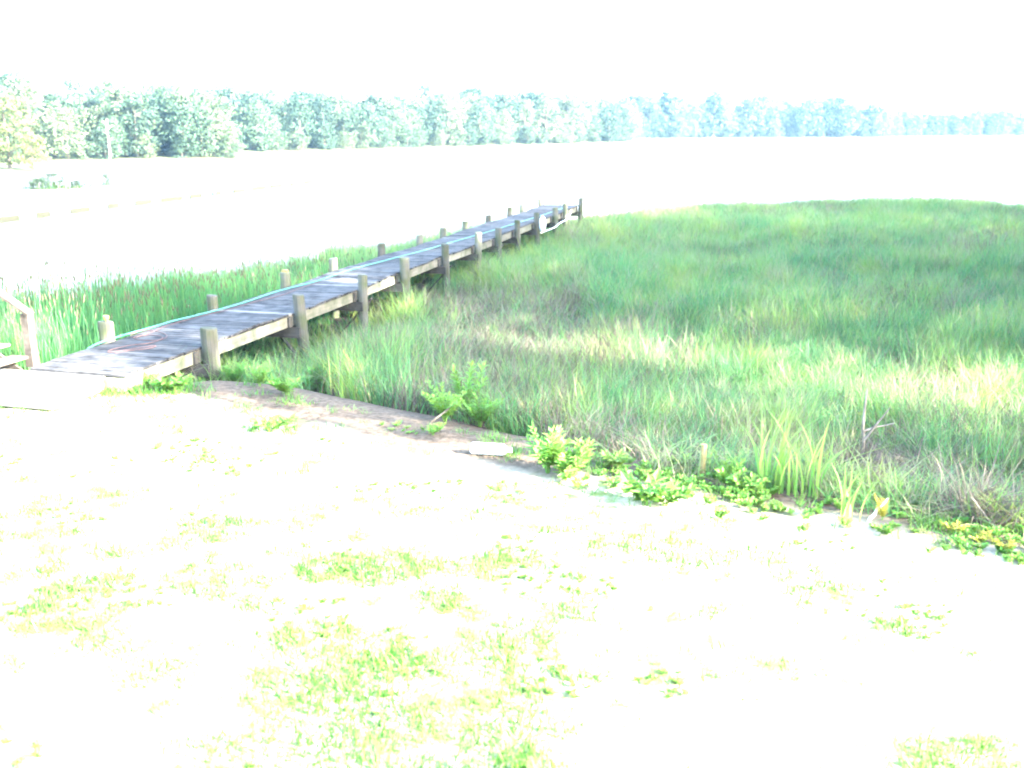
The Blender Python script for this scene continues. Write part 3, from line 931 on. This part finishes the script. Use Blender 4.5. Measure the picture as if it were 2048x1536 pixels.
pts = np.array(pts); pts = pts[shore_d(pts[:, 0], pts[:, 1]) > .1]
n = len(pts)
scatter('dead_brush', np.column_stack([pts, ground_z(pts[:, 0], pts[:, 1])]), np.stack([RNG.normal(0, .25, n), RNG.normal(0, .25, n), RNG.uniform(0, 6.28, n)], 1),
        np.stack([RNG.uniform(.6, 1.1, n)] * 3, 1), RNG.integers(0, 3, n), bp, 'tangled dead brown reeds and twigs at the bank foot')
# red flower
p_ = ground_at(2040, 1050)
fl = empty('red_flower', p_)
mb = MB(); mb.tube([(0, 0, -.03), (.01, 0, .1), (0, .01, .2)], .005, 5); mb.build('stem', M_weed, fl)
for k in range(6):
    a = k * 1.047
    mb = MB(); leaf_face(mb, (0, .01, .2), Vector((math.cos(a), math.sin(a), .35)), Vector((0, 0, 1)), .06, .035); mb.build('petal', M_reddry, fl)
tag(fl, 'single orange-red flower at the right frame edge', 'flower')

# white bottle lying on the bank
p_ = ground_at(980, 910)
bo = empty('plastic_bottle', (p_.x, p_.y, gz(p_.x, p_.y) + .072), math.radians(-10))
prof = [(-.23, .03), (-.225, .055), (-.205, .066), (-.19, .068), (-.10, .068), (-.095, .065), (-.085, .065), (-.08, .068), (.06, .068), (.065, .065), (.075, .065), (.08, .068), (.13, .068), (.16, .062), (.185, .046), (.2, .03), (.212, .024), (.235, .024)]
mb = MB(); mb.tube([(x, 0, 0) for x, r in prof], [r for x, r in prof], 20)
mb.build('bottle_body', M_white, bo, smooth=True)
mb = MB(); mb.tube([(.222, 0, 0), (.226, 0, 0), (.252, 0, 0), (.256, 0, 0)], [.024, .029, .029, .025], 16)
mb.build('bottle_cap', M_white, bo, smooth=False)
tag(bo, 'white plastic bottle lying on its side at the foot of the bank', 'bottle')

# ------------------------------------------------------------------ far dock, posts, tussocks
dock_a, dock_b = gpt(-60, 452, WATER_Z), gpt(620, 366, WATER_Z)
dv = dock_b - dock_a; dl = dv.length; dv.normalize()
yaw = math.atan2(dv.y, dv.x)
dock = empty('low_dock', dock_a, yaw)
tag(dock, 'low pale dock running out over the water at far left', 'dock')
nb = 13
for i in range(nb):
    x0, x1 = dl * i / nb, dl * (i + 1) / nb
    mb = MB(); mb.box((0, 0, 0), (x1 - x0 - .12, 1.3, .06), chamfer=.01)
    mb.build('deck_section', M_dock, dock, loc=((x0 + x1) / 2, 0, .38 + R.uniform(-.03, .03)))
    mb = MB(); mb.box((0, 0, 0), (x1 - x0 - .2 - R.random() * 2.2, .05, .30)); mb.build('side_beam', M_dockshade, dock, loc=((x0 + x1) / 2, -.62, .19))  # near-black beam stands in for the shade below the deck
    for sy in (-.72, .72):
        mb = MB(); mb.tube([(0, 0, -1.2), (0, 0, .3), (.01, 0, .62 + R.uniform(-.05, .1))], .08, 8)
        mb.build('pile', M_pile, dock, loc=(x0 + .1, sy, 0))
for q, (px, py) in enumerate(((470, 373), (486, 371), (501, 369))):
    p_ = gpt(px, py, WATER_Z)
    mb = MB(); mb.tube([(0, 0, -1), (0, 0, .1), (.01, .0, .28)], [.17, .17, .16], 9)
    tag(mb.build('mooring_stub', M_pile, loc=p_), ['leftmost', 'middle', 'rightmost'][q] + ' of three short dark stubs beyond the low dock', 'post')
p_ = gpt(1409, 377, WATER_Z)
mb = MB(); mb.tube([(0, 0, -1), (0, 0, .4), (.02, 0, 1.0)], [.055, .05, .048], 8)
o = mb.build('channel_stake', M_darkpole, loc=p_)
mb = MB(); mb.tube([(.02, 0, .98), (.02, 0, 1.02), (.02, 0, 1.28), (.02, 0, 1.32)], [.05, .09, .09, .05], 8); mb.build('marker_top', M_darkpole, o)
tag(o, 'lone thin dark stake standing in the open water', 'stake')
p_ = gpt(403, 392, WATER_Z)
mb = MB(); mb.tube([(0, 0, -1), (0, 0, .6), (.02, 0, 1.15)], [.05, .045, .04], 8)
tag(mb.build('pale_post', M_dock, loc=p_), 'tall pale post standing beside the low dock', 'post')
# tussock islets in the water
M_tuss = leaf_mat('tussock_grass', [(.3, (.02, .05, .012)), (.7, (.05, .08, .02))], .25, .5, .4)
tus = []
for q in range(2):
    mb = MB()
    for i in range(150):
        a = R.uniform(0, 6.283); r = 1.0 * math.sqrt(R.random())
        blade_strip(mb, (r * math.cos(a) * 1.6, r * math.sin(a), -.15), R.uniform(0, 6.283), R.uniform(.3, .75) * (1.15 - .5 * r), R.uniform(.2, .7), R.uniform(.03, .06), 3, 1.8)
    tus.append(mb.mesh('tussock', M_tuss))
for q, (px, py, sc, lb) in enumerate(((90, 378, 1.6, 'largest dark green tussock islet in the water at left'), (150, 376, 1.3, 'green tussock right of the largest islet at left'), (210, 371, 1.0, 'small tussock in the middle of the left islet row'), (234, 370, .45, 'tiny tussock just right of the middle of the left islet row'), (250, 369, .45, 'second tiny tussock in the left islet row'), (275, 368, .4, 'third tiny tussock in the left islet row'), (325, 364, .7, 'last tussock at the right end of the left islet row'),
                                      (1243, 389, .75, 'yellow-green tussock in the water beyond the boardwalk end'), (1268, 387, .45, 'small tussock right of the one beyond the boardwalk end'), (1168, 410, .4, 'thin grass tuft just right of the boardwalk end'), (60, 442, .5, 'low weed tuft beside the low dock'), (95, 440, .45, 'pale weed tuft right of the one beside the low dock'))):
    p_ = gpt(px, py, WATER_Z)
    tag(link('grass_tussock', tus[q % 2], None, p_, (0, 0, R.uniform(-.3, .3)), (sc, sc, sc * 1.15)), lb, 'tussock', 'grass tussocks standing in the water')

# ------------------------------------------------------------------ trees
def tree_meshes(seed, shape, leaf=.40, nclump=26, per=100):
    """a 10 m tree: trunk with limbs, crown of leaf clumps with gaps between"""
    rr = random.Random(seed)
    tm = MB(); cm = MB()
    bend = rr.uniform(-.4, .4)
    axis = lambda z: Vector((bend * (z / 10) ** 2, .3 * bend * math.sin(z * .5), z))
    top = 9.2 if shape != 'pine' else 9.8
    tm.tube([axis(z) for z in (-.6, .3, 2, 4, 6, 8, top)], [.24, .19, .16, .13, .09, .05, .02], 8)
    clumps = []
    for i in range(nclump):
        if shape == 'pine':
            z = 1.2 + 8.6 * (i + rr.random()) / nclump
            rad = (1 - (z - 1) / 9.4) * 2.1 + .25
            a = i * 2.4 + rr.uniform(-.4, .4); r = rad * rr.uniform(.35, 1.0); cr = .45 + .35 * rad * .5
        elif shape == 'high':
            z = 7.2 + 2.4 * (i + rr.random()) / nclump
            a = i * 2.4 + rr.uniform(-.7, .7); r = 2.6 * math.sin(math.pi * min(1, (z - 6.4) / 3.6)) ** .6 * rr.uniform(.2, 1.0); cr = rr.uniform(.65, 1.05)
        else:
            z = .7 + 8.6 * ((i + rr.random()) / nclump) ** .95
            u = (z - 1.0) / 9.0
            prof = {'round': math.sin(math.pi * min(1, max(.08, u * .9 + .12))) ** .6 * 2.7, 'tall': math.sin(math.pi * min(1, max(.1, u * .86 + .14))) ** .8 * 2.1, 'wide': math.sin(math.pi * min(1, max(.08, u * .82 + .2))) ** .7 * 3.3}[shape]
            a = i * 2.4 + rr.uniform(-.7, .7); r = prof * rr.uniform(.25, 1.05); cr = rr.uniform(.9, 1.55)
        c0 = axis(z) + Vector((r * math.cos(a), r * math.sin(a), rr.uniform(-.2, .3)))
        clumps.append((c0, cr))
        s0 = axis(max(.8, z - .5 - r * .35))
        if i % 2 == 0:
            tm.tube([s0, s0.lerp(c0, .5) + Vector((0, 0, -.1)), c0], [.07, .045, .015], 5, False)
    for c0, cr in clumps:
        for k in range(per):
            v = Vector((rr.gauss(0, 1), rr.gauss(0, 1), rr.gauss(0, 1))).normalized()
            p_ = c0 + Vector((v.x * cr * 1.15, v.y * cr * 1.15, v.z * cr * .8)) * rr.uniform(.55, 1.08) ** .6
            nn = (v * 1.5 + Vector((rr.gauss(0, .5), rr.gauss(0, .5), rr.gauss(.2, .5)))).normalized()
            t1 = nn.orthogonal().normalized(); t1.rotate(Matrix.Rotation(rr.uniform(0, 6.28), 3, nn)); t2 = nn.cross(t1)
            L_ = leaf * rr.uniform(.6, 1.25) * .5; W_ = L_ * rr.uniform(.55, .9)
            cm.add([p_ - t1 * L_, p_ - t2 * W_ + nn * .05, p_ + t1 * L_, p_ + t2 * W_ + nn * .05], [(0, 1, 2, 3)])
    return tm.mesh('trunk', M_bark), cm
TREES = {}
for nm, (seed, shape, mat) in {'a': (1, 'round', M_crownA), 'b': (2, 'tall', M_crownA), 'c': (3, 'wide', M_crownA), 'd': (4, 'round', M_crownA), 'e': (5, 'pine', M_crownB), 'f': (6, 'wide', M_crownC), 'h': (8, 'round', M_crownB), 'g': (7, 'high', M_crownA)}.items():  # 'h': round crown coloured dark for the shaded masses of the wood
    tm, cm = tree_meshes(seed, shape)
    TREES[nm] = (tm, cm.mesh('crown', mat))
def tree(kind, x, y, z, h, label, group=None, name='broadleaf_tree', wide=1.0, rz=None):
    o = empty(name, (x, y, z), R.uniform(0, 6.283) if rz is None else rz)
    k = h / 10.0
    o.scale = (k * wide, k * wide, k)
    link('trunk', TREES[kind][0], o); link('crown', TREES[kind][1], o)
    tag(o, label, 'tree', group)
    return o

# the trees that shade the marsh stand along the right bank, beyond the frame
G_R = 'trees along the right bank'
SHADE = [(13.75, 5.75, 11.0, 'a', .55), (15.7, 7.9, 15.0, 'b', .78), (20.9, 5.6, 18.0, 'g', .5), (25.5, 5.0, 20.5, 'g', .5), (30.5, 2.6, 21, 'g', .5), (38, 41.5, 15, 'd', 1.0), (41.5, 47, 15, 'a', 1.0), (46.5, 42.5, 17, 'c', .9), (45, 53, 14, 'a', 1.0), (18.4, 15.5, 15.0, 'a', .9), (22, 20.8, 15.0, 'd', 1.0), (24.5, 14.2, 17.5, 'c', .75), (26.5, 25.2, 15.5, 'a', 1.0), (28.5, 19.0, 18, 'd', 1.0), (30.5, 31, 15.5, 'd', 1.0), (33, 24.5, 18, 'a', 1.0), (35, 36.8, 14.0, 'a', 1.0), (37.5, 30, 18, 'c', .85), (43, 38, 17, 'd', 1.0)]
ORD = ['first', 'second', 'third', 'fourth', 'fifth', 'sixth', 'seventh', 'eighth', 'ninth', 'tenth', 'eleventh', 'twelfth', 'thirteenth', 'fourteenth', 'fifteenth', 'sixteenth', 'seventeenth', 'eighteenth', 'nineteenth', 'twentieth']
rank = sorted(range(len(SHADE)), key=lambda i: .438 * SHADE[i][0] + .899 * SHADE[i][1])
r5 = random.Random(5)
for q, (x, y, h, kd, wd) in enumerate(SHADE):
    tree(kd, x, y, gz(x, y), h, '%s leafy tree from the lawn along the right bank' % ORD[rank.index(q)], G_R, wide=wd, rz=r5.uniform(0, 6))

# wood across the water
def along(poly, i0, i1):
    pts = [Vector((*poly[i], 0)) for i in range(i0, i1 + 1)]
    return pts
KIND = {'a': 'rounded', 'b': 'slender', 'c': 'spreading', 'd': 'full round-headed', 'e': 'dark conical', 'f': 'yellow-green', 'h': 'shade-coloured rounded'}
PLACE = [(150, 'left of the bare dead trunk'), (300, 'right of the bare dead trunk'), (480, 'above the low dock'), (640, 'above the near boardwalk'), (820, 'above the mid boardwalk'), (1000, 'left of the boardwalk end'), (1160, 'above the boardwalk end'), (1280, 'right of the boardwalk end'), (1420, 'above the lone stake'), (1560, 'right of the lone stake'), (1760, 'above the mid marsh edge'), (1920, 'above the right marsh edge'), (9999, 'at the far right of the photo')]
def far_label(x, y, kd, ri):
    px = 1024 + 1991 * x / y
    pl = next(t for v, t in PLACE if px < v)
    row = ['at the water edge', 'behind the front trees', 'deep in the wood', 'high in the wood', 'atop the wood'][min(ri, 4)]
    return '%s far-shore tree %s, %s' % (KIND[kd], row, pl)
def shore_rows(i0, i1, step, rows, hmin, hmax, kinds, group):
    pts = along(FAR, i0, i1)
    cnt = 0
    for ri, off in enumerate(rows):
        for a, b0 in zip(pts[:-1], pts[1:]):
            L_ = (b0 - a).length; t0 = (b0 - a).normalized(); nn = Vector((-t0.y, t0.x, 0))
            n = max(1, round(L_ / step))
            for k in range(n):
                p_ = a + t0 * (L_ * (k + .5 + R.uniform(-.4, .4)) / n) + nn * (off + R.uniform(-.3, .3) * step)
                if float(far_d(np.array([p_.x]), np.array([p_.y]))[0]) < 1.2: continue
                if abs(p_.x) > .53 * p_.y + 4: continue
                h = R.uniform(hmin, hmax) * (1 + .02 * ri) * (.8 if ri == 0 and R.random() < .5 else 1)
                kd = R.choice(kinds)
                tree(kd, p_.x, p_.y, fz(p_.x, p_.y) - .1, h, far_label(p_.x, p_.y, kd, ri), group, 'pine_tree' if kd == 'e' else 'broadleaf_tree', R.uniform(1.05, 1.4))
                cnt += 1
    # low growth at the water edge
    for a, b0 in zip(pts[:-1], pts[1:]):
        L_ = (b0 - a).length; t0 = (b0 - a).normalized(); nn = Vector((-t0.y, t0.x, 0))
        n = max(1, round(L_ / (step * 1.1)))
        for k in range(n):
            p_ = a + t0 * (L_ * (k + .5 + R.uniform(-.4, .4)) / n) + nn * 1.6
            if abs(p_.x) > .53 * p_.y + 4: continue
            if float(far_d(np.array([p_.x]), np.array([p_.y]))[0]) < .6: continue
            kd = R.choice('acd')
            o = tree(kd, p_.x, p_.y, fz(p_.x, p_.y) - .5, R.uniform(.3, .5) * hmax, 'x', 'shrubs at the far water edge', 'shore_shrub', 1.5)
            px = 1024 + 1991 * p_.x / p_.y
            o['label'] = '%s low shrub at the far water edge, %s' % (KIND[kd], next(t for v, t in PLACE if px < v)); o['category'] = 'shrub'
    return cnt
cn = 0
GW = 'trees of the wood across the water'
cn += shore_rows(6, 9, 5.0, (3, 8, 14, 24, 38), 6.8, 9.6, 'aabccddhhe', GW)
cn += shore_rows(9, 13, 6.2, (3, 9, 18, 30, 48), 8.5, 12.5, 'aaaccdddh', GW)
cn += shore_rows(13, 18, 7.5, (3, 11, 22, 38), 10, 15.5, 'aaccddh', GW)
cn += shore_rows(18, 22, 7.5, (3, 11, 26), 13.0, 20.0, 'aaccddhh', GW)
cn += shore_rows(22, 27, 7.0, (3, 9, 16), 10, 15, 'hhhca', GW)
print('far trees', cn)
tree('e', 66, 446, fz(66, 446), 19, 'tall dark conical tree on the far shore right of centre', None, 'pine_tree', 1.5)
tree('e', 92, 468, fz(92, 468), 20, 'dark broad conifer on the distant right shore', None, 'pine_tree', 1.8)
tree('f', -54.5, 110.5, fz(-54.5, 110.5), 8.0, 'large yellow-green sunlit tree at the left frame edge', None, 'broadleaf_tree', 1.25)
tree('f', -58.5, 113, fz(-58.5, 113), 7.4, 'yellow-green tree behind the large sunlit one at left', None, 'broadleaf_tree', 1.2)
tree('f', -51.5, 109.5, fz(-51.5, 109.5), 4.0, 'small yellow-green tree on the tip of the left point', None, 'broadleaf_tree', 1.1)
# bare pale snag
p_ = gpt(226, 322, WATER_Z)
mb = MB(); mb.tube([(0, 0, -.5), (.05, 0, 2), (-.05, 0, 4), (.1, 0, 5.6)], [.15, .13, .10, .05], 8)
o = mb.build('dead_tree', M_snag, loc=(p_.x, p_.y - 1.0, -1.0))
for z, a, L_ in ((2.6, .4, 1.2), (3.4, 2.8, 1.0), (4.2, .1, .9), (4.8, 3.3, .7)):
    mb = MB(); mb.tube([(0, 0, z), (math.cos(a) * L_ * .6, .1, z + .35), (math.cos(a) * L_, .15, z + .5)], [.1, .07, .03], 6); mb.build('branch', M_snag, o)
tag(o, 'bare pale dead trunk before the left wood', 'dead tree')

# dark bushes on the left islets
M_bush = leaf_mat('islet_bush', [(.3, (.008, .02, .006)), (.7, (.018, .036, .01))], .12, .3, .4)
bush_cr = TREES['c'][1].copy(); bush_cr.materials.clear(); bush_cr.materials.append(M_bush)
for px, py, h, w_, lb in ((78, 378, .95, 3.4, 'dark green bush on the largest left islet'), (108, 376, 1.3, 2.6, 'taller dark green bush at the right of the largest left islet'), (152, 376, .7, 3.0, 'low dark bush on the second left islet'), (212, 371, 1.1, 1.4, 'small dark bush in the middle of the islet row')):
    p_ = gpt(px, py, WATER_Z)
    o = empty('islet_bush', (p_.x, p_.y, WATER_Z - .05), R.uniform(0, 6))
    o.scale = (h / 10 * w_, h / 10 * w_, h / 10)
    link('trunk', TREES['c'][0], o); link('crown', bush_cr, o)
    tag(o, lb, 'bush', 'bushes on the left islets')

# ------------------------------------------------------------------ haze
m = bpy.data.materials.new('haze'); m.use_nodes = True
nt = m.node_tree; nt.nodes.clear()
out = nt.nodes.new('ShaderNodeOutputMaterial'); pv = nt.nodes.new('ShaderNodeVolumePrincipled')
pv.inputs['Color'].default_value = (.38, .67, 1.0, 1)
pv.inputs['Density'].default_value = .00014
pv.inputs['Anisotropy'].default_value = 0.0
nt.links.new(pv.outputs[0], out.inputs['Volume'])
mb = MB(); mb.box((200, 590, 15.5), (2240, 1340, 39))
hz = mb.build('haze', m)
tag(hz, 'thin bluish summer haze over the water', kind='stuff')
hz.display_type = 'WIRE'
